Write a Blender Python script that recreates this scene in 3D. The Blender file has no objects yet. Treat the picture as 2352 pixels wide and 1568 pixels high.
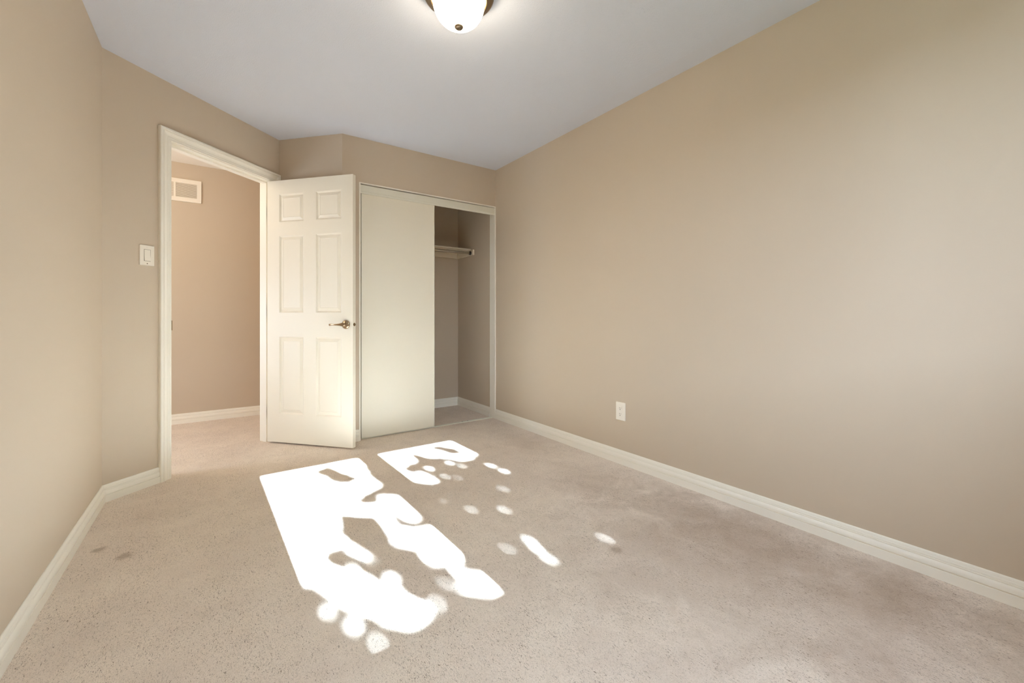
import bpy, bmesh, math, random
from mathutils import Vector, Matrix

S = bpy.context.scene
COL = S.collection
R = math.radians

# ------------------------------------------------------------------ camera, sky, sun, exposure
CAM_H = 0.985
cam = bpy.data.cameras.new('camera')
cam.sensor_width = 36.0
cam.lens = 36.0 * 963.1 / 2352.0
cam.shift_y = -55.5 / 2352.0
cam.clip_start = 0.01
camo = bpy.data.objects.new('camera', cam)
camo.location = (0, 0, CAM_H)
camo.rotation_euler = (R(90), 0, R(-35.26))
COL.objects.link(camo)
S.camera = camo

world = bpy.data.worlds.new('sky')
S.world = world
world.use_nodes = True
bg = world.node_tree.nodes['Background']
bg.inputs['Color'].default_value = (0.79, 0.95, 1.18, 1)
bg.inputs['Strength'].default_value = 7.5

SUN_DIR = Vector((-0.022, 1.0, -0.634)).normalized()      # the way the light travels
sun = bpy.data.lights.new('sun', 'SUN')
sun.energy = 44.0
sun.angle = R(0.53)
sun.color = (0.88, 1.07, 1.26)
suno = bpy.data.objects.new('sun', sun)
suno.rotation_euler = SUN_DIR.to_track_quat('-Z', 'Y').to_euler()
suno.location = (1, -6, 5)
COL.objects.link(suno)

# sampling portal in the window opening (adds no light of its own)
WIN_X0, WIN_X1, WIN_Z0, WIN_Z1 = 0.307, 1.605, 0.959, 2.119
WIN_Y = -0.25                                              # room face of the window wall
pt = bpy.data.lights.new('window_portal', 'AREA')
pt.shape = 'RECTANGLE'
pt.size, pt.size_y = WIN_X1 - WIN_X0, WIN_Z1 - WIN_Z0
pt.cycles.is_portal = True
pto = bpy.data.objects.new('window_portal', pt)
pto.location = ((WIN_X0 + WIN_X1) / 2, WIN_Y - 0.10, (WIN_Z0 + WIN_Z1) / 2)
pto.rotation_euler = (R(90), 0, 0)
COL.objects.link(pto)

S.view_settings.view_transform = 'Standard'
S.view_settings.look = 'None'
S.view_settings.gamma = 1.0
S.view_settings.use_curve_mapping = False
S.view_settings.exposure = 0.97
S.cycles.use_denoising = True
S.cycles.max_bounces = 14
S.cycles.diffuse_bounces = 10
S.cycles.glossy_bounces = 4
S.cycles.transparent_max_bounces = 8
S.cycles.sample_clamp_indirect = 8.0
S.cycles.caustics_reflective = False
S.cycles.caustics_refractive = False

# ------------------------------------------------------------------ plan of the room (metres)
H = 2.418
A = Vector((-0.4929, 3.0757))       # left wall meets the doorway wall
E = Vector((0.4202, 3.8614))        # doorway wall meets the short corner wall
F = Vector((0.807, 3.435))          # corner wall meets the closet wall
G = Vector((2.2318, 3.435))         # closet wall meets the right wall
XL, XR, YC = A.x, G.x, F.y
YH = 4.95                           # hallway wall
YCB = 4.211                         # back of the closet
T = 0.11                            # wall thickness


# ------------------------------------------------------------------ materials
def lin(c):
    return tuple((v / 12.92 if v <= 0.04045 else ((v + 0.055) / 1.055) ** 2.4) for v in c)


def srgb(r, g, b):
    return lin((r / 255, g / 255, b / 255)) + (1.0,)


def mat(name, col, rough=0.6, metal=0.0, bump=None, spec=0.5):
    m = bpy.data.materials.new(name)
    m.use_nodes = True
    nt = m.node_tree
    p = nt.nodes['Principled BSDF']
    p.inputs['Base Color'].default_value = col
    p.inputs['Roughness'].default_value = rough
    p.inputs['Metallic'].default_value = metal
    p.inputs['Specular IOR Level'].default_value = spec
    if bump:
        scale, strength, dist = bump
        tc = nt.nodes.new('ShaderNodeTexCoord')
        n = nt.nodes.new('ShaderNodeTexNoise')
        n.inputs['Scale'].default_value = scale
        n.inputs['Detail'].default_value = 3
        b = nt.nodes.new('ShaderNodeBump')
        b.inputs['Strength'].default_value = strength
        b.inputs['Distance'].default_value = dist
        nt.links.new(tc.outputs['Object'], n.inputs['Vector'])
        nt.links.new(n.outputs['Fac'], b.inputs['Height'])
        nt.links.new(b.outputs['Normal'], p.inputs['Normal'])
    return m


M = {}
M['wall'] = mat('beige_wall_paint', srgb(201, 186, 166), 0.62, bump=(160, 0.10, 0.002), spec=0.35)
M['trim'] = mat('white_trim_paint', srgb(244, 240, 229), 0.38, bump=(60, 0.03, 0.001))
M['door'] = mat('white_door_paint', srgb(238, 232, 217), 0.42, bump=(90, 0.04, 0.001))
M['panel'] = mat('closet_door_laminate', srgb(232, 226, 210), 0.45)
M['fascia'] = mat('closet_track_enamel', srgb(224, 222, 208), 0.4)
M['plastic'] = mat('white_plastic', srgb(240, 233, 220), 0.3)
M['shelf'] = mat('shelf_paint', srgb(226, 216, 196), 0.5)
M['nickel'] = mat('satin_nickel', srgb(176, 156, 130), 0.22, 1.0)
M['bronze'] = mat('antique_bronze', srgb(142, 124, 102), 0.32, 1.0)
M['brass'] = mat('polished_brass', srgb(214, 170, 104), 0.2, 1.0)
M['chrome'] = mat('chrome_rod', srgb(190, 184, 172), 0.25, 1.0)
M['dark'] = mat('dark_recess', srgb(40, 34, 28), 0.8)
M['slot'] = mat('slot_shadow', srgb(120, 104, 86), 0.8)
M['duct'] = mat('duct_back', srgb(190, 172, 148), 0.8)
M['leaf'] = mat('tree_leaf', srgb(88, 122, 52), 0.5)
M['bark'] = mat('tree_bark', srgb(96, 80, 64), 0.9, bump=(30, 0.6, 0.02))
M['grass'] = mat('lawn', srgb(84, 90, 68), 0.9, bump=(40, 0.5, 0.03))
M['garden'] = mat('sky_block_brick', srgb(104, 84, 72), 0.9, bump=(14, 0.5, 0.02))
M['outside'] = mat('outside_wall_render', srgb(200, 190, 175), 0.8)


def ceiling_mats():
    a = mat('ceiling_smooth_band', srgb(205, 207, 216), 0.8)
    m = bpy.data.materials.new('ceiling_stipple')
    m.use_nodes = True
    nt = m.node_tree
    p = nt.nodes['Principled BSDF']
    p.inputs['Base Color'].default_value = srgb(205, 208, 218)
    p.inputs['Roughness'].default_value = 0.85
    tc = nt.nodes.new('ShaderNodeTexCoord')
    v = nt.nodes.new('ShaderNodeTexVoronoi')
    v.inputs['Scale'].default_value = 130
    r = nt.nodes.new('ShaderNodeMapRange')
    r.inputs['From Min'].default_value = 0.12
    r.inputs['From Max'].default_value = 0.42
    r.inputs['To Min'].default_value = 1.0
    r.inputs['To Max'].default_value = 0.0
    n = nt.nodes.new('ShaderNodeTexNoise')
    n.inputs['Scale'].default_value = 22
    mu = nt.nodes.new('ShaderNodeMath')
    mu.operation = 'MULTIPLY'
    b = nt.nodes.new('ShaderNodeBump')
    b.inputs['Strength'].default_value = 0.28
    b.inputs['Distance'].default_value = 0.003
    L = nt.links.new
    L(tc.outputs['Object'], v.inputs['Vector'])
    L(tc.outputs['Object'], n.inputs['Vector'])
    L(v.outputs['Distance'], r.inputs['Value'])
    L(r.outputs['Result'], mu.inputs[0])
    L(n.outputs['Fac'], mu.inputs[1])
    L(mu.outputs[0], b.inputs['Height'])
    L(b.outputs['Normal'], p.inputs['Normal'])
    return a, m


M['ceil_band'], M['ceil'] = ceiling_mats()
M['ceil_hall'] = mat('hall_ceiling_paint', srgb(238, 232, 222), 0.8)


def carpet_mat():
    m = bpy.data.materials.new('beige_cut_pile_carpet')
    m.use_nodes = True
    nt = m.node_tree
    L = nt.links.new
    p = nt.nodes['Principled BSDF']
    p.inputs['Roughness'].default_value = 1.0
    p.inputs['Specular IOR Level'].default_value = 0.1
    p.inputs['Sheen Weight'].default_value = 0.15
    tc = nt.nodes.new('ShaderNodeTexCoord')

    def noise(scale, detail=2, dist=0.0, rough=0.5):
        n = nt.nodes.new('ShaderNodeTexNoise')
        n.inputs['Scale'].default_value = scale
        n.inputs['Detail'].default_value = detail
        n.inputs['Distortion'].default_value = dist
        n.inputs['Roughness'].default_value = rough
        L(tc.outputs['Object'], n.inputs['Vector'])
        return n

    def ramp(src, a, b, x=0.0, y=1.0):
        r = nt.nodes.new('ShaderNodeMapRange')
        r.inputs['From Min'].default_value = a
        r.inputs['From Max'].default_value = b
        r.inputs['To Min'].default_value = x
        r.inputs['To Max'].default_value = y
        L(src, r.inputs['Value'])
        return r.outputs['Result']

    def mix(fac, c1, c2):
        x = nt.nodes.new('ShaderNodeMix')
        x.data_type = 'RGBA'
        if isinstance(fac, float):
            x.inputs[0].default_value = fac
        else:
            L(fac, x.inputs[0])
        for i, c in ((6, c1), (7, c2)):
            if isinstance(c, tuple):
                x.inputs[i].default_value = c
            else:
                L(c, x.inputs[i])
        return x.outputs[2]

    base = srgb(238, 225, 211)
    worn = srgb(230, 216, 203)
    big = noise(2.2, 4, 0.6)
    mid = noise(9.0, 3, 0.4)
    c = mix(ramp(big.outputs['Fac'], 0.42, 0.66), base, worn)
    # darker nap patches along the right wall, plus broad ellipses darkening the front right
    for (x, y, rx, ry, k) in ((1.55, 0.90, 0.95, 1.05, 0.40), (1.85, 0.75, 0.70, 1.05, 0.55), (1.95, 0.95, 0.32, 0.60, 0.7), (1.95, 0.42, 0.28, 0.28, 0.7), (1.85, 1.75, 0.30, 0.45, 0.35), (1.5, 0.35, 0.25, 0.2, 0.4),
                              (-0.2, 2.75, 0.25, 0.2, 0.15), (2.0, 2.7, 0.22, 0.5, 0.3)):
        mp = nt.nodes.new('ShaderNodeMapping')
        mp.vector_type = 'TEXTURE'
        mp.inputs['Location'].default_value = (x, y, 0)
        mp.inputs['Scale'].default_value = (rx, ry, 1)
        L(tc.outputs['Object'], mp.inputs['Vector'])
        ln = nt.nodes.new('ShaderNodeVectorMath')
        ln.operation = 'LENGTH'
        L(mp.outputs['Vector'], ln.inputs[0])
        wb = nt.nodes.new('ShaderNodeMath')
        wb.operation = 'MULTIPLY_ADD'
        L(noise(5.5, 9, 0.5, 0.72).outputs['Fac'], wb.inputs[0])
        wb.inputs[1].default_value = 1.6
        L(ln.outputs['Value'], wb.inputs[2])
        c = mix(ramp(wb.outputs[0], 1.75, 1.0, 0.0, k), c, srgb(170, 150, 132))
    c = mix(ramp(mid.outputs['Fac'], 0.45, 0.75, 0.0, 0.35), c, srgb(214, 198, 184))
    # strands: gaps between twisted tufts read as short dark curls
    strand = noise(150, 2, 2.2)

    def stroke(rot, sx, sy, seed, lo, hi):
        mp = nt.nodes.new('ShaderNodeMapping')
        mp.inputs['Rotation'].default_value = (0, 0, R(rot))
        mp.inputs['Scale'].default_value = (sx, sy, 1)
        mp.inputs['Location'].default_value = (seed, seed * 1.7, 0)
        L(tc.outputs['Object'], mp.inputs['Vector'])
        n = nt.nodes.new('ShaderNodeTexNoise')
        n.inputs['Scale'].default_value = 1.0
        n.inputs['Detail'].default_value = 1
        n.inputs['Distortion'].default_value = 1.5
        L(mp.outputs['Vector'], n.inputs['Vector'])
        return ramp(n.outputs['Fac'], lo, hi, 0.0, 1.0)

    def times(a, b):
        m_ = nt.nodes.new('ShaderNodeMath')
        m_.operation = 'MULTIPLY'
        L(a, m_.inputs[0])
        L(b, m_.inputs[1])
        return m_.outputs[0]

    soft = ramp(noise(300, 2, 1.5).outputs['Fac'], 0.56, 0.30, 0.0, 0.60)
    c = mix(soft, c, srgb(192, 173, 155))
    for (rot, seed, ps) in ((20, 3.1, 4.2), (65, 11.7, 5.6), (-25, 23.3, 5.0)):
        patch = ramp(noise(ps, 2, 0.3).outputs['Fac'], 0.36, 0.60, 0.15, 0.95)
        c = mix(times(stroke(rot, 330, 95, seed, 0.360, 0.280), patch), c, srgb(120, 102, 86))
    tip = ramp(strand.outputs['Fac'], 0.58, 0.75, 0.0, 0.5)
    c = mix(tip, c, srgb(224, 210, 196))
    # furniture dents, drawn as darker round spots
    for (x, y, rad) in ((-0.403, 2.462, 0.028), (-0.308, 2.336, 0.030), (1.387, 1.197, 0.030)):
        d = nt.nodes.new('ShaderNodeVectorMath')
        d.operation = 'DISTANCE'
        L(tc.outputs['Object'], d.inputs[0])
        d.inputs[1].default_value = (x, y, 0)
        wob = nt.nodes.new('ShaderNodeMath')
        wob.operation = 'MULTIPLY_ADD'
        L(noise(40, 2).outputs['Fac'], wob.inputs[0])
        wob.inputs[1].default_value = 0.03
        L(d.outputs['Value'], wob.inputs[2])
        c = mix(ramp(wob.outputs[0], rad + 0.02, rad - 0.002, 0.0, 0.55), c, srgb(150, 128, 108))
    L(c, p.inputs['Base Color'])
    fine = noise(420, 2, 1.0)
    add = nt.nodes.new('ShaderNodeMath')
    add.operation = 'MULTIPLY_ADD'
    L(fine.outputs['Fac'], add.inputs[0])
    add.inputs[1].default_value = 0.5
    L(strand.outputs['Fac'], add.inputs[2])
    b = nt.nodes.new('ShaderNodeBump')
    b.inputs['Strength'].default_value = 0.35
    b.inputs['Distance'].default_value = 0.004
    L(add.outputs[0], b.inputs['Height'])
    b2 = nt.nodes.new('ShaderNodeBump')
    b2.inputs['Strength'].default_value = 0.35
    b2.inputs['Distance'].default_value = 0.02
    L(mid.outputs['Fac'], b2.inputs['Height'])
    L(b.outputs['Normal'], b2.inputs['Normal'])
    L(b2.outputs['Normal'], p.inputs['Normal'])
    return m


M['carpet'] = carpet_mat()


def glass_mat():
    m = bpy.data.materials.new('window_glass')
    m.use_nodes = True
    nt = m.node_tree
    nt.nodes.clear()
    o = nt.nodes.new('ShaderNodeOutputMaterial')
    t = nt.nodes.new('ShaderNodeBsdfTransparent')
    t.inputs['Color'].default_value = (0.97, 0.98, 0.97, 1)
    g = nt.nodes.new('ShaderNodeBsdfGlossy')
    g.inputs['Roughness'].default_value = 0.02
    mx = nt.nodes.new('ShaderNodeMixShader')
    mx.inputs[0].default_value = 0.05
    nt.links.new(t.outputs[0], mx.inputs[1])
    nt.links.new(g.outputs[0], mx.inputs[2])
    nt.links.new(mx.outputs[0], o.inputs['Surface'])
    return m


M['glass'] = glass_mat()


def bowl_mat():
    m = bpy.data.materials.new('lit_alabaster_glass')
    m.use_nodes = True
    nt = m.node_tree
    p = nt.nodes['Principled BSDF']
    p.inputs['Base Color'].default_value = srgb(250, 246, 238)
    p.inputs['Roughness'].default_value = 0.25
    p.inputs['Emission Color'].default_value = (1.0, 0.88, 0.67, 1)
    p.inputs['Emission Strength'].default_value = 15.0
    return m


M['bowl'] = bowl_mat()


# ------------------------------------------------------------------ mesh helpers
class MB:
    """collects polygons for ONE mesh object"""

    def __init__(self):
        self.v, self.f, self.mi = [], [], []

    def poly(self, pts, mi=0):
        i = len(self.v)
        self.v += [tuple(p) for p in pts]
        self.f.append(tuple(range(i, i + len(pts))))
        self.mi.append(mi)

    def box(self, a, b, mi=0):
        x0, y0, z0 = a
        x1, y1, z1 = b
        i = len(self.v)
        self.v += [(x0, y0, z0), (x1, y0, z0), (x1, y1, z0), (x0, y1, z0),
                   (x0, y0, z1), (x1, y0, z1), (x1, y1, z1), (x0, y1, z1)]
        for q in ((0, 3, 2, 1), (4, 5, 6, 7), (0, 1, 5, 4), (1, 2, 6, 5), (2, 3, 7, 6), (3, 0, 4, 7)):
            self.f.append(tuple(i + k for k in q))
            self.mi.append(mi)
        return self

    def rings(self, rings, close=True, caps=True, mi=0):
        i = len(self.v)
        n = len(rings[0])
        for r in rings:
            self.v += [tuple(p) for p in r]
        for k in range(len(rings) - 1):
            for j in range(n if close else n - 1):
                a, b = i + k * n + j, i + k * n + (j + 1) % n
                self.f.append((a, b, b + n, a + n))
                self.mi.append(mi)
        if caps:
            self.f.append(tuple(i + j for j in reversed(range(n))))
            self.f.append(tuple(i + (len(rings) - 1) * n + j for j in range(n)))
            self.mi += [mi, mi]
        return self

    def lathe(self, prof, seg=48, axis='z', c=(0, 0, 0), mi=0):
        """prof: (radius, height) along the axis"""
        rr = []
        for (r, h) in prof:
            ring = []
            for k in range(seg):
                t = 2 * math.pi * k / seg
                u, w = r * math.cos(t), r * math.sin(t)
                if axis == 'z':
                    ring.append((c[0] + u, c[1] + w, c[2] + h))
                elif axis == 'y':
                    ring.append((c[0] + u, c[1] + h, c[2] - w))
                else:
                    ring.append((c[0] + h, c[1] + u, c[2] + w))
            rr.append(ring)
        return self.rings(rr, True, True, mi)

    def plate(self, x0, x1, z0, z1, y0, y1, rad=0.004, bev=0.002, mi=0):
        """rounded rectangular plate standing on y1, facing -y, front at y0"""
        def ring(ins, y):
            pts = []
            r = max(rad - ins, 0.0005)
            for (cx, cz, a0) in ((x1 - ins - r, z1 - ins - r, 0), (x0 + ins + r, z1 - ins - r, 90),
                                 (x0 + ins + r, z0 + ins + r, 180), (x1 - ins - r, z0 + ins + r, 270)):
                for k in range(5):
                    t = R(a0 + 90 * k / 4)
                    pts.append((cx + r * math.cos(t), y, cz + r * math.sin(t)))
            return pts
        return self.rings([ring(0, y1), ring(0, y0 + bev), ring(bev * 0.3, y0 + bev * 0.3), ring(bev, y0)], True, True, mi)

    def build(self, name, mats, parent=None, mw=None, smooth=None, bevel=None, merge=True):
        me = bpy.data.meshes.new(name)
        me.from_pydata(self.v, [], self.f)
        if not isinstance(mats, (list, tuple)):
            mats = [mats]
        for m in mats:
            me.materials.append(m)
        me.polygons.foreach_set('material_index', self.mi)
        bm = bmesh.new()
        bm.from_mesh(me)
        if merge:
            bmesh.ops.remove_doubles(bm, verts=bm.verts, dist=1e-5)
            bmesh.ops.recalc_face_normals(bm, faces=bm.faces)
        if smooth is not None:
            for f in bm.faces:
                f.smooth = True
            for e in bm.edges:
                if len(e.link_faces) == 2 and e.calc_face_angle(0) > R(smooth):
                    e.smooth = False
        bm.to_mesh(me)
        bm.free()
        o = bpy.data.objects.new(name, me)
        COL.objects.link(o)
        if parent:
            o.parent = parent
            if mw is not None:
                o.matrix_local = mw
        elif mw is not None:
            o.matrix_world = mw
        if bevel:
            b = o.modifiers.new('bevel', 'BEVEL')
            b.width = bevel
            b.segments = 2
            b.limit_method = 'ANGLE'
            b.angle_limit = R(40)
        return o


def frame(P, d, z=0.0):
    """wall frame: x runs along the wall left-to-right seen from the room, -y points into the room"""
    d = Vector(d).normalized()
    return Matrix(((d.x, -d.y, 0, P[0]), (d.y, d.x, 0, P[1]), (0, 0, 1, z), (0, 0, 0, 1)))


def tag(o, label=None, cat=None, group=None, kind=None):
    if label:
        o['label'] = label
    if cat:
        o['category'] = cat
    if group:
        o['group'] = group
    if kind:
        o['kind'] = kind
    return o


def struct(o):
    o['kind'] = 'structure'
    return o


def empty(name, mw, label, cat, group=None):
    o = bpy.data.objects.new(name, None)
    o.empty_display_size = 0.05
    COL.objects.link(o)
    o.matrix_world = mw
    return tag(o, label, cat, group)


dD = (E - A).normalized()
dB = (F - E).normalized()
LD, LB = (E - A).length, (F - E).length
FD = frame(A, dD)
FC = frame((0, YC), (1, 0))
FR = frame((XR, 0), (0, -1))

# ------------------------------------------------------------------ floor, ceiling, walls
floor = MB()
floor.poly([(-2.2, -0.37, 0), (2.35, -0.37, 0), (2.35, 5.07, 0), (-2.2, 5.07, 0)])
floor.poly([(-2.2, -0.37, -0.05), (-2.2, 5.07, -0.05), (2.35, 5.07, -0.05), (2.35, -0.37, -0.05)])
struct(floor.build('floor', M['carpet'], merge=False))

room = [Vector((XL, WIN_Y)), A, E, F, G, Vector((XR, WIN_Y))]


def inset(poly, d):
    out = []
    n = len(poly)
    for i in range(n):
        e1 = (poly[i] - poly[i - 1]).normalized()
        e2 = (poly[(i + 1) % n] - poly[i]).normalized()
        n1, n2 = Vector((e1.y, -e1.x)), Vector((e2.y, -e2.x))
        out.append(poly[i] + (n1 + n2) * (d / (1 + n1.dot(n2))))
    return out


ceil = MB()
inn = inset(room, 0.13)
ceil.poly([(p.x, p.y, H) for p in inn], 1)
for i in range(len(room)):
    j = (i + 1) % len(room)
    ceil.poly([(room[i].x, room[i].y, H), (room[j].x, room[j].y, H), (inn[j].x, inn[j].y, H), (inn[i].x, inn[i].y, H)], 0)
ceil.box((-2.2, -0.37, H + 0.0015), (2.35, 5.07, H + 0.08), 2)
struct(ceil.build('ceiling', [M['ceil_band'], M['ceil'], M['ceil_hall']], merge=False))


def wall(name, mw, boxes, m='wall'):
    b = MB()
    for (x0, x1, z0, z1) in boxes:
        b.box((x0, 0, z0), (x1, T, z1))
    return struct(b.build(name, M[m], mw=mw))


HT = H + 0.001
wall('wall_left', frame((XL, WIN_Y), (0, 1)), [(-0.11, A.y - WIN_Y + 0.08, 0, HT)])
OPL, OPR, OPZ = 0.337, 1.148, 2.072                            # rough opening of the doorway
wall('wall_doorway', FD, [(0, OPL, 0, HT), (OPR, LD + 0.05, 0, HT), (OPL, OPR, OPZ, HT)])
wall('wall_corner', frame(E, dB), [(0, LB, 0, HT)])
CL0, CL1, CLZ = 0.934, XR, 2.064                               # closet opening
cw = MB()
cw.box((F.x, 0, 0), (CL0, 0.09, HT)).box((CL0, 0, CLZ), (XR, 0.09, HT))
struct(cw.build('wall_closet', M['wall'], mw=FC))
wall('wall_right', frame((XR, YCB + 0.11), (0, -1)), [(0, YCB + 0.11 - WIN_Y + 0.11, 0, HT)])
wall('wall_closet_back', frame((0.83, YCB), (1, 0)), [(-0.1, XR - 0.83, 0, HT)])
struct(MB().box((0.802, YC + 0.03, 0), (0.832, YCB + 0.05, HT)).build('wall_closet_left', M['wall']))
wall('wall_hall_back', frame((-2.1, YH), (1, 0)), [(-0.05, 2.66, 0, HT)])
wall('wall_hall_right', frame((0.47, YH), (0, -1)), [(-0.06, YH - 3.93, 0, HT)])
HW0, HW1, HWZ0, HWZ1 = 0.55, 1.15, 0.35, 1.45                 # window at the far end of the hallway
wall('wall_hall_left', frame((-2.0, 2.95), (0, 1)), [(-0.05, HW0, 0, HT), (HW1, 2.06, 0, HT), (HW0, HW1, 0, HWZ0), (HW0, HW1, HWZ1, HT)])
wall('wall_hall_front', frame((-0.606, 3.06), (-1, 0)), [(0, 1.5, 0, HT)])
# window wall: x runs from right (-x) so use a world-aligned box set instead
wx0, wx1, wz0, wz1 = WIN_X0 - 0.055, WIN_X1 + 0.055, WIN_Z0 - 0.055, WIN_Z1 + 0.055
ww = MB()
for (x0, x1, z0, z1) in ((XL - 0.11, wx0, 0, HT), (wx1, XR + 0.11, 0, HT), (wx0, wx1, 0, wz0), (wx0, wx1, wz1, HT)):
    ww.box((x0, WIN_Y - T, z0), (x1, WIN_Y, z1))
struct(ww.build('wall_window', M['wall']))

# window: a frame with a wide centre mullion and two panes
wf = MB()
cxm = (WIN_X0 + WIN_X1) / 2
fy0, fy1 = WIN_Y - 0.085, WIN_Y - 0.02
for (x0, x1, z0, z1) in ((wx0, WIN_X0, wz0, wz1), (WIN_X1, wx1, wz0, wz1), (WIN_X0, WIN_X1, wz0, WIN_Z0),
                         (WIN_X0, WIN_X1, WIN_Z1, wz1), (cxm - 0.077, cxm + 0.077, WIN_Z0, WIN_Z1)):
    wf.box((x0, fy0, z0), (x1, fy1, z1))
win = struct(wf.build('window_1', M['trim']))
for (x0, x1) in ((WIN_X0, cxm - 0.077), (cxm + 0.077, WIN_X1)):
    g = MB()
    g.poly([(x0, WIN_Y - 0.055, WIN_Z0), (x1, WIN_Y - 0.055, WIN_Z0), (x1, WIN_Y - 0.055, WIN_Z1), (x0, WIN_Y - 0.055, WIN_Z1)])
    g.build('window_pane', M['glass'], win)

hf = MB()
for (x0, x1, z0, z1) in ((HW0, HW0 + 0.05, HWZ0, HWZ1), (HW1 - 0.05, HW1, HWZ0, HWZ1), (HW0, HW1, HWZ0, HWZ0 + 0.05), (HW0, HW1, HWZ1 - 0.05, HWZ1)):
    hf.box((x0, 0.03, z0), (x1, 0.09, z1))
hwin = struct(hf.build('window_2', M['trim'], mw=frame((-2.0, 2.95), (0, 1))))
g = MB()
g.poly([(HW0, 0.06, HWZ0), (HW1, 0.06, HWZ0), (HW1, 0.06, HWZ1), (HW0, 0.06, HWZ1)])
g.build('window_pane', M['glass'], hwin)
hp = bpy.data.lights.new('hall_portal', 'AREA')
hp.shape = 'RECTANGLE'
hp.size, hp.size_y = HWZ1 - HWZ0 - 0.1, HW1 - HW0 - 0.1
hp.cycles.is_portal = True
hpo = bpy.data.objects.new('hall_portal', hp)
hpo.location = (-2.10, 2.95 + (HW0 + HW1) / 2, (HWZ0 + HWZ1) / 2)
hpo.rotation_euler = (0, R(-90), 0)
COL.objects.link(hpo)

# ------------------------------------------------------------------ baseboards
BB = [(0, 0), (0.0145, 0), (0.0145, 0.0375), (0.0090, 0.0385), (0.0085, 0.0410), (0.0140, 0.0425),
      (0.0140, 0.0520), (0.0128, 0.0580), (0.0098, 0.0630), (0.0072, 0.0655), (0.0094, 0.0670), (0.0094, 0.0700),
      (0.0064, 0.0708), (0.0064, 0.0722), (0.0086, 0.0735), (0.0080, 0.0790), (0.0068, 0.0805), (0.0070, 0.0840), (0.0050, 0.0905),
      (0.0030, 0.0920), (0, 0.0920)]


def sweep(pts, i, prof, start=None, end=None):
    """segment i of a wall path (room on the right-hand side), ends mitred where the path bends"""
    def nrm(k):
        e = (pts[k + 1] - pts[k]).normalized()
        return Vector((e.y, -e.x))
    n = nrm(i)
    ma = n if i == 0 else (n + nrm(i - 1)) / (1 + n.dot(nrm(i - 1)))
    mb = n if i == len(pts) - 2 else (n + nrm(i + 1)) / (1 + n.dot(nrm(i + 1)))
    a = [(*(pts[i] + ma * d), z) for (d, z) in prof]
    b = [(*(pts[i + 1] + mb * d), z) for (d, z) in prof]
    return MB().rings([a, b], True, True)


def base(name, pts, i):
    return struct(sweep(pts, i, BB).build(name, M['trim'], smooth=24))


CAS_L, CAS_R = 0.2834, 1.198                                  # outer edges of the door casing along the wall
pL = [Vector((XL, WIN_Y)), A, A + dD * CAS_L]
base('baseboard_left', pL, 0)
base('baseboard_doorway', pL, 1)
pB = [E, F, Vector((CL0 - 0.001, YC))]
base('baseboard_corner', pB, 0)
base('baseboard_closet', pB, 1)
base('baseboard_right', [Vector((XR, YC - 0.004)), Vector((XR, WIN_Y))], 0)
pC = [Vector((0.84, YCB)), Vector((XR, YCB)), Vector((XR, YC + 0.09))]
base('baseboard_closet_back', pC, 0)
base('baseboard_closet_right', pC, 1)
pH = [Vector((-2.0, YH)), Vector((0.47, YH)), Vector((0.47, 3.96))]
base('baseboard_hall_back', pH, 0)
base('baseboard_hall_right', pH, 1)

# ------------------------------------------------------------------ doorway frame (jamb, stop, casing)
JL, JR, JZ = 0.357, 1.128, 2.057                               # clear opening
fr = MB()
fr.box((OPL, -0.002, 0), (JL, T + 0.002, JZ)).box((JR, -0.002, 0), (OPR, T + 0.002, JZ))
fr.box((OPL, -0.002, JZ), (OPR, T + 0.002, OPZ))
fr.box((JL, 0.040, 0), (JL + 0.011, 0.075, JZ)).box((JR - 0.011, 0.040, 0), (JR, 0.075, JZ))
fr.box((JL, 0.040, JZ - 0.011), (JR, 0.075, JZ))
door_frame = struct(fr.build('trim_1', M['trim'], mw=FD, merge=False))
CAS = [(0, 0), (0, 0.0085), (0.002, 0.0105), (0.006, 0.0112), (0.010, 0.0105), (0.0115, 0.0088), (0.0135, 0.0100), (0.020, 0.0102),
       (0.0225, 0.0085), (0.025, 0.0100), (0.030, 0.0110), (0.036, 0.0140), (0.042, 0.0178), (0.047, 0.0195), (0.0495, 0.0192), (0.0510, 0.0160),
       (0.0525, 0.0195), (0.055, 0.0215), (0.060, 0.0220), (0.066, 0.0212), (0.070, 0.0180), (0.070, 0)]
ci_l, ci_r, ci_z = JL - 0.005, JR + 0.005, JZ + 0.005


def casing(name, side):
    rr = []
    for (u, d) in CAS:
        if side < 0:
            rr.append(((ci_l - u, -d, 0), (ci_l - u, -d, ci_z + u), (ci_r + u, -d, ci_z + u), (ci_r + u, -d, 0)))
    b = MB()
    n = len(CAS)
    prof = [[r[k] for r in rr] for k in range(4)]
    b.rings(prof, True, True)
    return b.build(name, M['trim'], parent=door_frame, smooth=24)


casing('casing', -1)
sp = MB()
sp.box((JL - 0.0005, -0.006, 0.905), (JL + 0.0022, 0.026, 0.965))
sp.build('strike_plate', M['nickel'], parent=door_frame)

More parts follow.
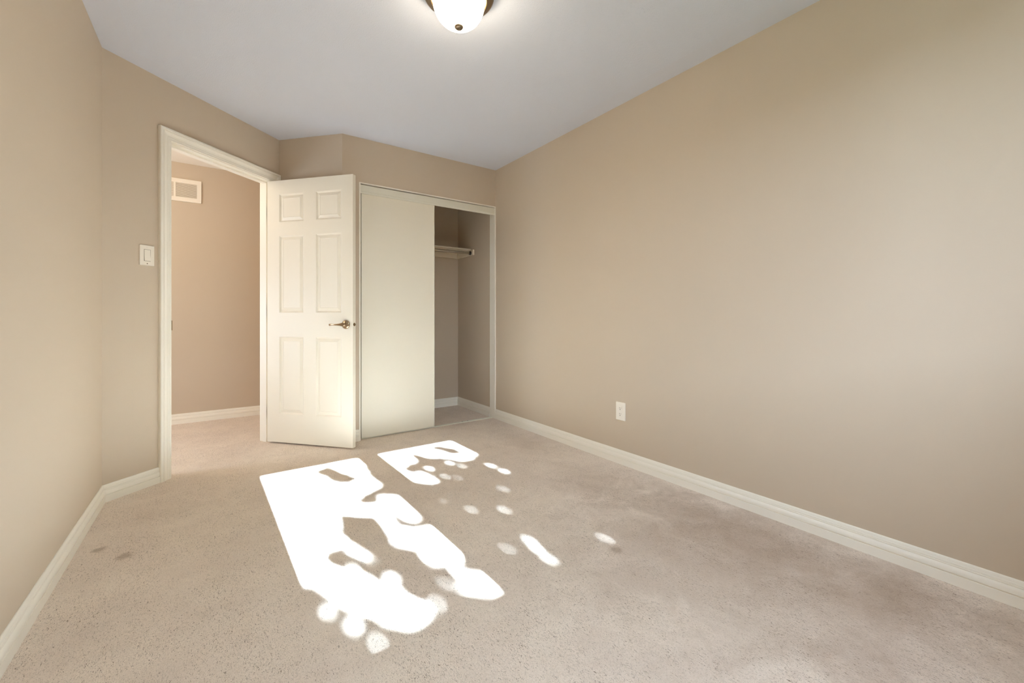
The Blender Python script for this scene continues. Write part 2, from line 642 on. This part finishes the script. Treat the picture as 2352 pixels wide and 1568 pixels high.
# ------------------------------------------------------------------ the six panel door
DW, DH, DT, DZ = 0.760, 2.038, 0.035, 0.0125
dl = Vector((math.cos(R(-48.65)), math.sin(R(-48.65))))
FL = frame((0.331, 3.797), dl, DZ)
xs = [0, 0.112, 0.333, 0.442, 0.662, DW]
zs = [0, 0.222, 0.822, 1.008, 1.607, 1.713, 1.930, DH]
RINGS = [(0.0, 0.0), (0.0015, 0.0008), (0.0105, 0.0098), (0.0130, 0.0098), (0.0360, 0.0012), (0.0380, 0.0032)]
lf = MB()
for (y, s) in ((0.0, 1), (DT, -1)):
    for i in range(5):
        for j in range(7):
            x0, x1, z0, z1 = xs[i], xs[i + 1], zs[j], zs[j + 1]
            if i in (1, 3) and j in (1, 3, 5):
                prev = None
                for (q, d) in RINGS:
                    r = [(x0 + q, y + s * d, z0 + q), (x1 - q, y + s * d, z0 + q), (x1 - q, y + s * d, z1 - q), (x0 + q, y + s * d, z1 - q)]
                    if prev:
                        for k in range(4):
                            lf.poly([prev[k], prev[(k + 1) % 4], r[(k + 1) % 4], r[k]])
                    prev = r
                lf.poly(prev)
            else:
                lf.poly([(x0, y, z0), (x1, y, z0), (x1, y, z1), (x0, y, z1)])
for i in range(5):
    for z in (0, DH):
        lf.poly([(xs[i], 0, z), (xs[i + 1], 0, z), (xs[i + 1], DT, z), (xs[i], DT, z)])
for j in range(7):
    for x in (0, DW):
        lf.poly([(x, 0, zs[j]), (x, 0, zs[j + 1]), (x, DT, zs[j + 1]), (x, DT, zs[j])])
door = struct(lf.build('door_1', M['door'], mw=FL, bevel=0.0012))
tag(door, 'white six panel door standing open beside the closet', 'door')

# lever handle on the visible face, its twin on the back
HX, HZ = 0.703, 0.919


def handle(sgn, y):
    b = MB()
    prof = [(0.0001, 0), (0.033, 0), (0.0335, 0.004), (0.032, 0.008), (0.026, 0.0125), (0.018, 0.0165), (0.0125, 0.019),
            (0.0115, 0.030), (0.0001, 0.030)]
    b.lathe([(r, -sgn * h) for (r, h) in prof], 40, 'y', (HX, y, HZ))
    rose = b.build('door_handle', M['nickel'], parent=door, smooth=40)
    tag(rose, 'satin metal lever handle')
    b = MB()
    rr = []
    # (distance along lever, half height, half depth, centre depth, drop)
    for (s, hh, hd, cd, dz) in ((-0.016, 0.004, 0.003, 0.036, 0), (-0.012, 0.011, 0.006, 0.036, 0), (0.0, 0.0145, 0.008, 0.036, 0),
                                (0.012, 0.0130, 0.0075, 0.038, 0), (0.026, 0.0088, 0.006, 0.042, -0.0005), (0.045, 0.0066, 0.005, 0.045, -0.001),
                                (0.070, 0.0058, 0.0045, 0.045, -0.001), (0.095, 0.0064, 0.0045, 0.042, -0.0015), (0.112, 0.0074, 0.0045, 0.038, -0.002),
                                (0.120, 0.0070, 0.004, 0.035, -0.002), (0.122, 0.003, 0.002, 0.034, -0.002)):
        rr.append([(HX - s, y - sgn * (cd + hd * math.sin(2 * math.pi * k / 20)), HZ + dz + hh * math.cos(2 * math.pi * k / 20)) for k in range(20)])
    b.rings(rr)
    b.build('lever', M['nickel'], parent=rose, smooth=50)


handle(1, 0.0)
handle(-1, DT)
b = MB()
b.lathe([(0.0001, 0), (0.0125, 0), (0.0125, 0.0012), (0.0001, 0.0012)], 24, 'x', (DW, DT / 2, HZ))
lt = b.build('latch', M['nickel'], parent=door, smooth=40)
b = MB()
b.box((DW + 0.001, DT / 2 - 0.006, HZ - 0.007), (DW + 0.010, DT / 2 + 0.005, HZ + 0.007))
b.build('latch_bolt', M['nickel'], parent=lt, bevel=0.002)
for hz in (0.22, 1.02, 1.80):
    b = MB()
    b.lathe([(0.0001, -0.046), (0.004, -0.046), (0.0062, -0.043), (0.0062, 0.043), (0.004, 0.046), (0.0001, 0.046)], 16, 'z', (-0.004, DT + 0.004, hz))
    b.box((-0.002, 0.004, hz - 0.043), (0.0005, DT + 0.003, hz + 0.043))
    b.build('hinge', M['nickel'], parent=door, smooth=40)

# ------------------------------------------------------------------ closet: lining, fascia, track, sliding door, shelf, rod
cl = MB()
cl.box((CL0, -0.004, 0), (CL0 + 0.012, 0.088, CLZ - 0.009)).box((XR - 0.0105, -0.004, 0.0), (XR - 0.0005, 0.088, CLZ - 0.009))
cl.box((CL0, -0.004, CLZ - 0.009), (XR - 0.0005, 0.088, CLZ))
struct(cl.build('trim_2', M['trim'], mw=FC, merge=False))
fa = MB()
prof = [(0.010, 1.979), (0.004, 1.979), (0.004, 1.993), (0.0015, 1.996), (0.0015, 2.0465), (0.010, 2.0465)]
fa.rings([[(x, y, z) for (y, z) in prof] for x in (CL0 + 0.013, XR - 0.0115)])
struct(fa.build('trim_3', M['fascia'], mw=FC))
tb = MB()
tb.box((CL0 + 0.013, 0.030, 0.0), (XR - 0.0115, 0.062, 0.007))
track = struct(tb.build('trim_4', M['fascia'], mw=FC, bevel=0.0015))
for sx in (1.890, 1.947):
    b = MB()
    b.lathe([(0.0001, 0.0068), (0.0045, 0.0068), (0.0045, 0.0082), (0.0001, 0.0086)], 12, 'z', (sx, 0.046, 0))
    b.build('track_screw', M['dark'], parent=track, smooth=40)

PX0, PX1, PZ0, PZ1, PY = 0.956, 1.592, 0.012, 1.996, 0.014
pd = MB()
pd.box((PX0 + 0.006, PY, PZ0), (PX1 - 0.006, PY + 0.014, PZ1))
sd = struct(pd.build('door_2', M['panel'], mw=FC))
tag(sd, 'plain off-white sliding closet door covering the left of the closet', 'door')
for (x0, x1) in ((PX0, PX0 + 0.0065), (PX1 - 0.0065, PX1)):
    b = MB()
    b.box((x0, PY - 0.003, PZ0), (x1, PY + 0.017, PZ1))
    tag(b.build('edge_strip', M['fascia'], parent=sd, bevel=0.001), 'narrow enamelled metal edge strip')

sh = empty('closet_shelf', Matrix.Translation((1.6, YCB, 1.70)), 'painted shelf board on cleats high inside the closet', 'shelf')
SM = Matrix.Translation((-1.6, -YCB, -1.70))


def part(b, name, m, parent, **k):
    return b.build(name, M[m], parent=parent, mw=SM, **k)


b = MB()
b.box((0.842, 3.915, 1.700), (XR - 0.002, YCB - 0.001, 1.716))
part(b, 'board', 'shelf', sh, bevel=0.0015)
b = MB()
b.box((0.862, YCB - 0.019, 1.642), (XR - 0.021, YCB - 0.001, 1.6995))
part(b, 'cleat', 'shelf', sh, bevel=0.001)
for x0 in (XR - 0.020, 0.8415):
    b = MB()
    b.box((x0, 3.843, 1.642), (x0 + 0.019, YCB - 0.001, 1.6995))
    part(b, 'cleat', 'shelf', sh, bevel=0.0015)
rd = empty('closet_rod', Matrix.Translation((1.6, 3.905, 1.665)), 'slim metal hanging rod under the front of the closet shelf', 'clothes rod')
RM = Matrix.Translation((-1.6, -3.905, -1.665))
b = MB()
b.lathe([(0.0001, 0.868), (0.0125, 0.868), (0.0125, XR - 0.030), (0.0001, XR - 0.030)], 24, 'x', (0, 3.890, 1.6655))
b.build('pole', M['chrome'], parent=rd, mw=RM, smooth=40)
for (xa, s) in ((XR - 0.0205, -1), (0.861, 1)):
    b = MB()
    b.lathe([(0.0001, 0), (0.021, 0), (0.021, s * 0.004), (0.017, s * 0.006), (0.017, s * 0.018), (0.0001, s * 0.018)], 24, 'x', (xa, 3.890, 1.6655))
    tag(b.build('rod_socket', M['dark'], parent=rd, mw=RM, smooth=40), 'dark end socket')

# ------------------------------------------------------------------ wall fittings
SX0, SX1, SZ0, SZ1 = 0.178, 0.2565, 1.286, 1.4035
sw = MB().plate(SX0, SX1, SZ0, SZ1, -0.007, -0.0005, 0.004, 0.003).build('light_switch', M['plastic'], mw=FD, smooth=14)
tag(sw, 'white rocker light switch on the wall left of the doorway', 'light switch')
smx, smz = (SX0 + SX1) / 2, (SZ0 + SZ1) / 2
b = MB().box((smx - 0.0175, -0.0074, smz - 0.034), (smx + 0.0175, -0.0068, smz + 0.034))
b.build('switch_surround', M['slot'], parent=sw)
b = MB()
rz = [(-0.0325, -0.0115), (0.0, -0.0085), (0.0325, -0.0080)]
b.rings([[(smx - 0.016, -0.007, smz + z), (smx - 0.016, y, smz + z), (smx + 0.016, y, smz + z), (smx + 0.016, -0.007, smz + z)] for (z, y) in rz])
b.build('rocker', M['plastic'], parent=sw, bevel=0.001)
for (z, m) in ((smz + 0.048, 'plastic'), (smz - 0.048, 'slot')):
    b = MB().lathe([(0.0001, -0.0065), (0.0032, -0.0065), (0.0030, -0.0078), (0.0001, -0.0080)], 16, 'y', (smx, 0, z))
    b.build('screw', M[m], parent=sw, smooth=40)

OX0, OX1, OZ0, OZ1 = -1.923, -1.845, 0.292, 0.413
ol = MB().plate(OX0, OX1, OZ0, OZ1, -0.007, -0.0005, 0.004, 0.003).build('wall_outlet', M['plastic'], mw=FR, smooth=14)
tag(ol, 'white duplex power outlet low on the right wall', 'outlet')
omx, omz = (OX0 + OX1) / 2, (OZ0 + OZ1) / 2
for s in (1, -1):
    zc = omz + s * 0.0195
    b = MB().plate(omx - 0.0165, omx + 0.0165, zc - 0.0145, zc + 0.0145, -0.0092, -0.0065, 0.007, 0.0012)
    rc = b.build('receptacle', M['plastic'], parent=ol, smooth=14)
    for (dx, hh) in ((-0.0065, 0.0045), (0.0065, 0.0036)):
        MB().box((omx + dx - 0.0011, -0.0095, zc + 0.003 - hh), (omx + dx + 0.0011, -0.0085, zc + 0.003 + hh)).build('slot', M['slot'], parent=rc)
    MB().lathe([(0.0001, -0.0085), (0.0026, -0.0085), (0.0026, -0.0096), (0.0001, -0.0096)], 14, 'y', (omx, 0, zc - 0.0075)).build('ground_hole', M['dark'], parent=rc)
MB().lathe([(0.0001, -0.0065), (0.0028, -0.0065), (0.0026, -0.0078), (0.0001, -0.008)], 14, 'y', (omx, 0, omz)).build('screw', M['plastic'], parent=ol, smooth=40)

# return air grille high on the hallway wall
VX1, VX0, VZ0, VZ1 = -0.110, -0.505, 2.061, 2.269
FH = frame((0, YH), (1, 0))
vb = MB()
g0, g1 = VZ0 + 0.038, VZ1 - 0.038
gx = [(VX0 + 0.033, VX0 + 0.190), (VX1 - 0.190, VX1 - 0.033)]
fy = -0.010
for (x0, x1, z0, z1) in ((VX0, VX1, VZ0, g0), (VX0, VX1, g1, VZ1), (VX0, gx[0][0], g0, g1), (gx[0][1], gx[1][0], g0, g1), (gx[1][1], VX1, g0, g1)):
    vb.box((x0, fy, z0), (x1, -0.0005, z1))
vent = vb.build('air_vent', M['plastic'], mw=FH, merge=False)
tag(vent, 'white louvred air return grille high on the hallway wall', 'air vent')
for (x0, x1) in gx:
    b = MB()
    b.poly([(x0, -0.0008, g0), (x1, -0.0008, g0), (x1, -0.0008, g1), (x0, -0.0008, g1)], 1)
    n = 16
    st = (g1 - g0) / n
    for k in range(n):
        z = g0 + k * st
        b.box((x0, -0.0088, z + st * 0.10), (x1, -0.0072, z + st * 0.62), 0)
        b.poly([(x0, -0.0080, z + st * 0.62), (x1, -0.0080, z + st * 0.62), (x1, -0.0012, z + st * 0.95), (x0, -0.0012, z + st * 0.95)], 0)
    b.build('louvre', [M['plastic'], M['duct']], parent=vent, merge=False)
for x in (VX0 + 0.012, VX1 - 0.012):
    MB().lathe([(0.0001, fy + 0.0005), (0.0035, fy + 0.0005), (0.003, fy - 0.001), (0.0001, fy - 0.0012)], 14, 'y', (x, 0, (VZ0 + VZ1) / 2)).build('screw', M['plastic'], parent=vent, smooth=40)


# ------------------------------------------------------------------ ceiling lights
def ceiling_light(x, y, label):
    root = empty('ceiling_light', Matrix.Translation((x, y, H)), label, 'ceiling light')
    MB().lathe([(0.0001, 0), (0.132, 0), (0.137, -0.004), (0.140, -0.012), (0.147, -0.020), (0.152, -0.028), (0.153, -0.035), (0.150, -0.040),
                (0.143, -0.044), (0.136, -0.046), (0.134, -0.049), (0.126, -0.052), (0.0001, -0.052)], 72).build('pan', M['bronze'], parent=root, smooth=35)
    MB().lathe([(0.110, -0.051), (0.1225, -0.0515), (0.1235, -0.055), (0.1205, -0.0585), (0.1165, -0.0575), (0.110, -0.054)], 72).build(
        'rim_ring', M['brass'], parent=root, smooth=50)
    pr = [(0.1125, -0.0535)]
    for k in range(0, 15):
        t = R(90 * k / 14)
        pr.append((max(0.1125 * math.cos(t) ** 0.92, 0.0001), -0.058 - 0.111 * math.sin(t)))
    MB().lathe(pr, 72).build('glass_bowl', M['bowl'], parent=root, smooth=60)
    MB().lathe([(0.0001, -0.162), (0.0185, -0.162), (0.0200, -0.166), (0.0195, -0.170), (0.0160, -0.1745), (0.0110, -0.1760), (0.0085, -0.1765),
                (0.0080, -0.1785), (0.0055, -0.1815), (0.0001, -0.1825)], 40).build('finial', M['bronze'], parent=root, smooth=35)
    return root


ceiling_light(0.866, 1.626, 'lit white glass bowl light with bronze rim on the bedroom ceiling')
ceiling_light(-1.25, 4.05, 'white bowl light added on the hallway ceiling, unseen past the doorway')  # unseen fixture added to go with the warm hallway light
hall_fill = bpy.data.lights.new('hall_fill_light', 'POINT')  # added point light hanging below the bowl, brightens the hallway
hall_fill.energy = 7
hall_fill.color = (1.0, 0.86, 0.66)
hall_fill.shadow_soft_size = 0.1
bo = bpy.data.objects.new('hall_fill_light', hall_fill)
bo.location = (-1.25, 4.05, H - 0.30)
COL.objects.link(bo)

# ------------------------------------------------------------------ garden: lawn and the tree whose leaves dapple the sun
gr = MB()
gr.poly([(-25, -40, -0.6), (25, -40, -0.6), (25, -0.4, -0.6), (-25, -0.4, -0.6)])
struct(gr.build('ground', M['grass'], merge=False))

gw = MB()  # unseen wall added to block low sky light through the window
gw.box((-14, -8.3, -0.65), (16, -8.0, 2.45)).box((-14, -8.36, 2.45), (16, -7.94, 2.53))
struct(gw.build('wall_sky_block', M['garden'], merge=False))

# where sun still reaches the carpet (metres on the floor); leaves grow everywhere between
SUNNY = [
    [(0.2, 3.2), (0.806, 3.2), (0.83, 2.9), (0.797, 2.668), (0.81, 2.433), (0.751, 2.372), (0.679, 2.302), (0.636, 2.307), (0.674, 2.255),
     (0.771, 2.33), (0.83, 2.282), (0.84, 2.171), (0.84, 1.926), (0.767, 1.88), (0.732, 1.986), (0.743, 2.076), (0.718, 2.017), (0.72, 1.933),
     (0.763, 1.873), (0.85, 1.862), (0.87, 1.24), (0.835, 1.235), (0.779, 1.241), (0.75, 1.273), (0.712, 1.327), (0.681, 1.372), (0.662, 1.432),
     (0.675, 1.511), (0.68, 1.548), (0.684, 1.677), (0.648, 1.718), (0.617, 1.755), (0.628, 1.831), (0.633, 1.936), (0.634, 2.066), (0.556, 2.135),
     (0.508, 2.186), (0.501, 2.088), (0.475, 2.029), (0.493, 1.893), (0.531, 1.801), (0.541, 1.688), (0.519, 1.648), (0.497, 1.664), (0.481, 1.745),
     (0.461, 1.696), (0.482, 1.634), (0.511, 1.563), (0.524, 1.604), (0.567, 1.614), (0.578, 1.541), (0.557, 1.494), (0.574, 1.408), (0.607, 1.352),
     (0.615, 1.29), (0.568, 1.252), (0.507, 1.242), (0.463, 1.286), (0.441, 1.315), (0.42, 1.37), (0.389, 1.411), (0.359, 1.462), (0.331, 1.506),
     (0.304, 1.615), (0.275, 1.67), (0.2, 1.70)],
    [(0.93, 3.2), (1.60, 3.2), (1.60, 2.60), (1.521, 2.583), (1.452, 2.511), (1.366, 2.522), (1.306, 2.656), (1.254, 2.63), (1.21, 2.724), (1.158, 2.871),
     (1.135, 2.694), (1.039, 2.663), (1.09, 2.533), (1.108, 2.347), (1.089, 2.272), (1.035, 2.283), (0.966, 2.368), (0.92, 2.40)],
]
SHADE = [
    [(0.553, 2.859), (0.614, 2.887), (0.646, 2.758), (0.683, 2.664), (0.63, 2.647), (0.582, 2.736)],
    [(0.367, 1.833), (0.427, 1.866), (0.445, 1.785), (0.396, 1.742)],
    [(0.713, 1.525), (0.737, 1.514), (0.742, 1.437), (0.736, 1.398), (0.713, 1.451)],
    [(1.355, 2.898), (1.380, 2.92), (1.440, 2.83), (1.450, 2.74), (1.412, 2.72)],
]
SHADE += [
    [(0.800, 1.500), (0.850, 1.520), (0.860, 1.420), (0.815, 1.440)],
    [(0.790, 1.300), (0.812, 1.310), (0.815, 1.265), (0.795, 1.265)],
    [(0.640, 2.320), (0.700, 2.360), (0.760, 2.400), (0.750, 2.330), (0.690, 2.270)],
    [(0.735, 2.050), (0.748, 2.050), (0.728, 1.950), (0.716, 1.970)],
    [(1.010, 2.610), (1.050, 2.640), (1.060, 2.560), (1.030, 2.550)],
    [(1.180, 2.690), (1.260, 2.690), (1.300, 2.620), (1.220, 2.600)],
    [(0.350, 2.150), (0.385, 2.150), (0.385, 2.120), (0.350, 2.120)],
]


def widen(poly, k=1.45):
    mx = sum(p[0] for p in poly) / len(poly)
    my = sum(p[1] for p in poly) / len(poly)
    return [(mx + (p[0] - mx) * k, my + (p[1] - my) * k) for p in poly]


SHADE_WIDE = [widen(p) for p in SHADE]
# small gaps between leaves: floor x, floor y, gap radius
GAPS = [(0.307, 1.503, .014), (0.361, 1.385, .016), (0.402, 1.270, .016), (1.138, 2.536, .016), (1.165, 2.357, .013), (1.218, 2.303, .010),
        (1.290, 2.560, .014), (1.335, 2.470, .013), (1.494, 2.360, .016), (1.507, 2.220, .017), (1.351, 1.991, .006), (1.070, 1.867, .010),
        (1.204, 1.773, .013), (1.130, 1.465, .018), (1.120, 1.400, .015), (1.110, 1.315, .018), (1.416, 1.288, .012), (1.017, 1.473, .006),
        (0.648, 1.800, .008), (0.546, 1.563, .012), (0.623, 1.330, .009), (0.989, 2.032, .006)]
SE = 0.535                                                     # floor y is foreshortened this much across the sun's rays


def inside(p, poly):
    c = False
    n = len(poly)
    for i in range(n):
        (x1, y1), (x2, y2) = poly[i], poly[i - 1]
        if (y1 > p[1]) != (y2 > p[1]) and p[0] < (x2 - x1) * (p[1] - y1) / (y2 - y1) + x1:
            c = not c
    return c


def edge_dist(p, poly):
    best = 9
    n = len(poly)
    for i in range(n):
        ax, ay = poly[i][0], poly[i][1] * SE
        bx, by = poly[i - 1][0], poly[i - 1][1] * SE
        px, py = p[0], p[1] * SE
        dx, dy = bx - ax, by - ay
        l2 = dx * dx + dy * dy or 1e-9
        t = max(0, min(1, ((px - ax) * dx + (py - ay) * dy) / l2))
        best = min(best, math.hypot(ax + t * dx - px, ay + t * dy - py))
    return best


def room_for_leaf(p):
    """largest leaf radius that keeps the sunny places of the floor free"""
    r = 0.05
    for s in SHADE_WIDE:
        if inside(p, s):
            return min(r, edge_dist(p, s) + 0.024)
    for s in SUNNY:
        d = edge_dist(p, s)
        r = min(r, (-d if inside(p, s) else d) + 0.026)
    for (gx_, gy_, gr_) in GAPS:
        r = min(r, math.hypot(p[0] - gx_, (p[1] - gy_) * SE) - gr_ * 0.45)
    return r


rng = random.Random(7)
tree = empty('tree', Matrix.Translation((1.9, -4.6, -0.6)), 'leafy green garden tree outside the bedroom window', 'tree')
TI = Matrix.Translation((-1.9, 4.6, 0.6))
fol = MB()


def leaf(c, n, size):
    n = n.normalized()
    u = n.orthogonal().normalized()
    u.rotate(Matrix.Rotation(rng.uniform(0, 6.28), 3, n))
    w = n.cross(u)
    bend = n * size * 0.12
    pts = [c - u * size * 1.25, c - u * size * 0.45 + w * size * 0.72, c + u * size * 0.45 + w * size * 0.66, c + u * size * 1.35,
           c + u * size * 0.45 - w * size * 0.66, c - u * size * 0.45 - w * size * 0.72]
    fol.poly([pts[0], pts[1], pts[2], pts[3]])
    fol.poly([pts[0] , pts[3], pts[4] + bend, pts[5] + bend])


step = 0.020
nx, ny = int(1.7 / step), int(2.3 * SE / step)
for layer in range(2):
    for i in range(nx):
        for j in range(ny):
            fx = 0.05 + (i + rng.uniform(0, 1)) * step
            fyy = 1.0 + (j + rng.uniform(0, 1)) * step / SE
            rr_ = room_for_leaf((fx, fyy))
            if rr_ < 0.007:
                continue
            if rr_ > 0.02 and rng.random() < 0.35:
                continue
            sz = min(rr_ / 1.05, rng.uniform(0.026, 0.040))
            t = rng.uniform(5.9, 6.7)
            c = Vector((fx, fyy, 0)) - SUN_DIR * t
            nn = SUN_DIR + Vector((rng.gauss(0, 1), rng.gauss(0, 1), rng.gauss(0, 1))) * 0.28
            leaf(c, nn, sz)
# the rest of the crown, around the part the sun shines through
cc = Vector((1.9, -4.6, 3.6))
n = 0
while n < 4200:
    p = Vector((rng.gauss(0, 0.8), rng.gauss(0, 0.75), rng.gauss(0, 0.75)))
    if not 0.3 < p.length < 1.9:
        continue
    c = cc + p
    t = c.z / -SUN_DIR.z
    g = c + SUN_DIR * t
    if -0.1 < g.x < 1.85 and 0.6 < g.y < 3.6:
        continue
    leaf(c, Vector((rng.gauss(0, 1), rng.gauss(0, 1), rng.gauss(0.6, 1))), rng.uniform(0.04, 0.06))
    n += 1
f_o = fol.build('foliage', M['leaf'], parent=tree, mw=TI, merge=False)
f_o['kind'] = 'stuff'


def limb(b, pts, r0, r1):
    rr = []
    for i, p in enumerate(pts):
        d = (pts[min(i + 1, len(pts) - 1)] - pts[max(i - 1, 0)]).normalized()
        u = d.orthogonal().normalized()
        w = d.cross(u)
        r = r0 + (r1 - r0) * i / (len(pts) - 1)
        rr.append([p + u * r * math.cos(2 * math.pi * k / 10) + w * r * math.sin(2 * math.pi * k / 10) for k in range(10)])
    b.rings(rr)


tr = MB()
limb(tr, [Vector((2.55, -4.9, -0.62)), Vector((2.5, -4.88, 0.6)), Vector((2.56, -4.9, 1.7)), Vector((2.5, -4.86, 2.8)), Vector((2.6, -4.8, 4.2))], 0.13, 0.05)
tr.build('trunk', M['bark'], parent=tree, mw=TI, smooth=60)
for k in range(6):
    b = MB()
    a0 = Vector((2.53, -4.87, 2.0 + 0.3 * k))
    az = k * 1.05 + 0.4
    ln = rng.uniform(0.7, 1.1)
    end = a0 + Vector((math.cos(az) * ln + 0.2, -abs(math.sin(az)) * ln, 0.5))
    limb(b, [a0, a0.lerp(end, 0.5) + Vector((0, 0, 0.05)), end], 0.035, 0.012)
    b.build('branch', M['bark'], parent=tree, mw=TI, smooth=60)
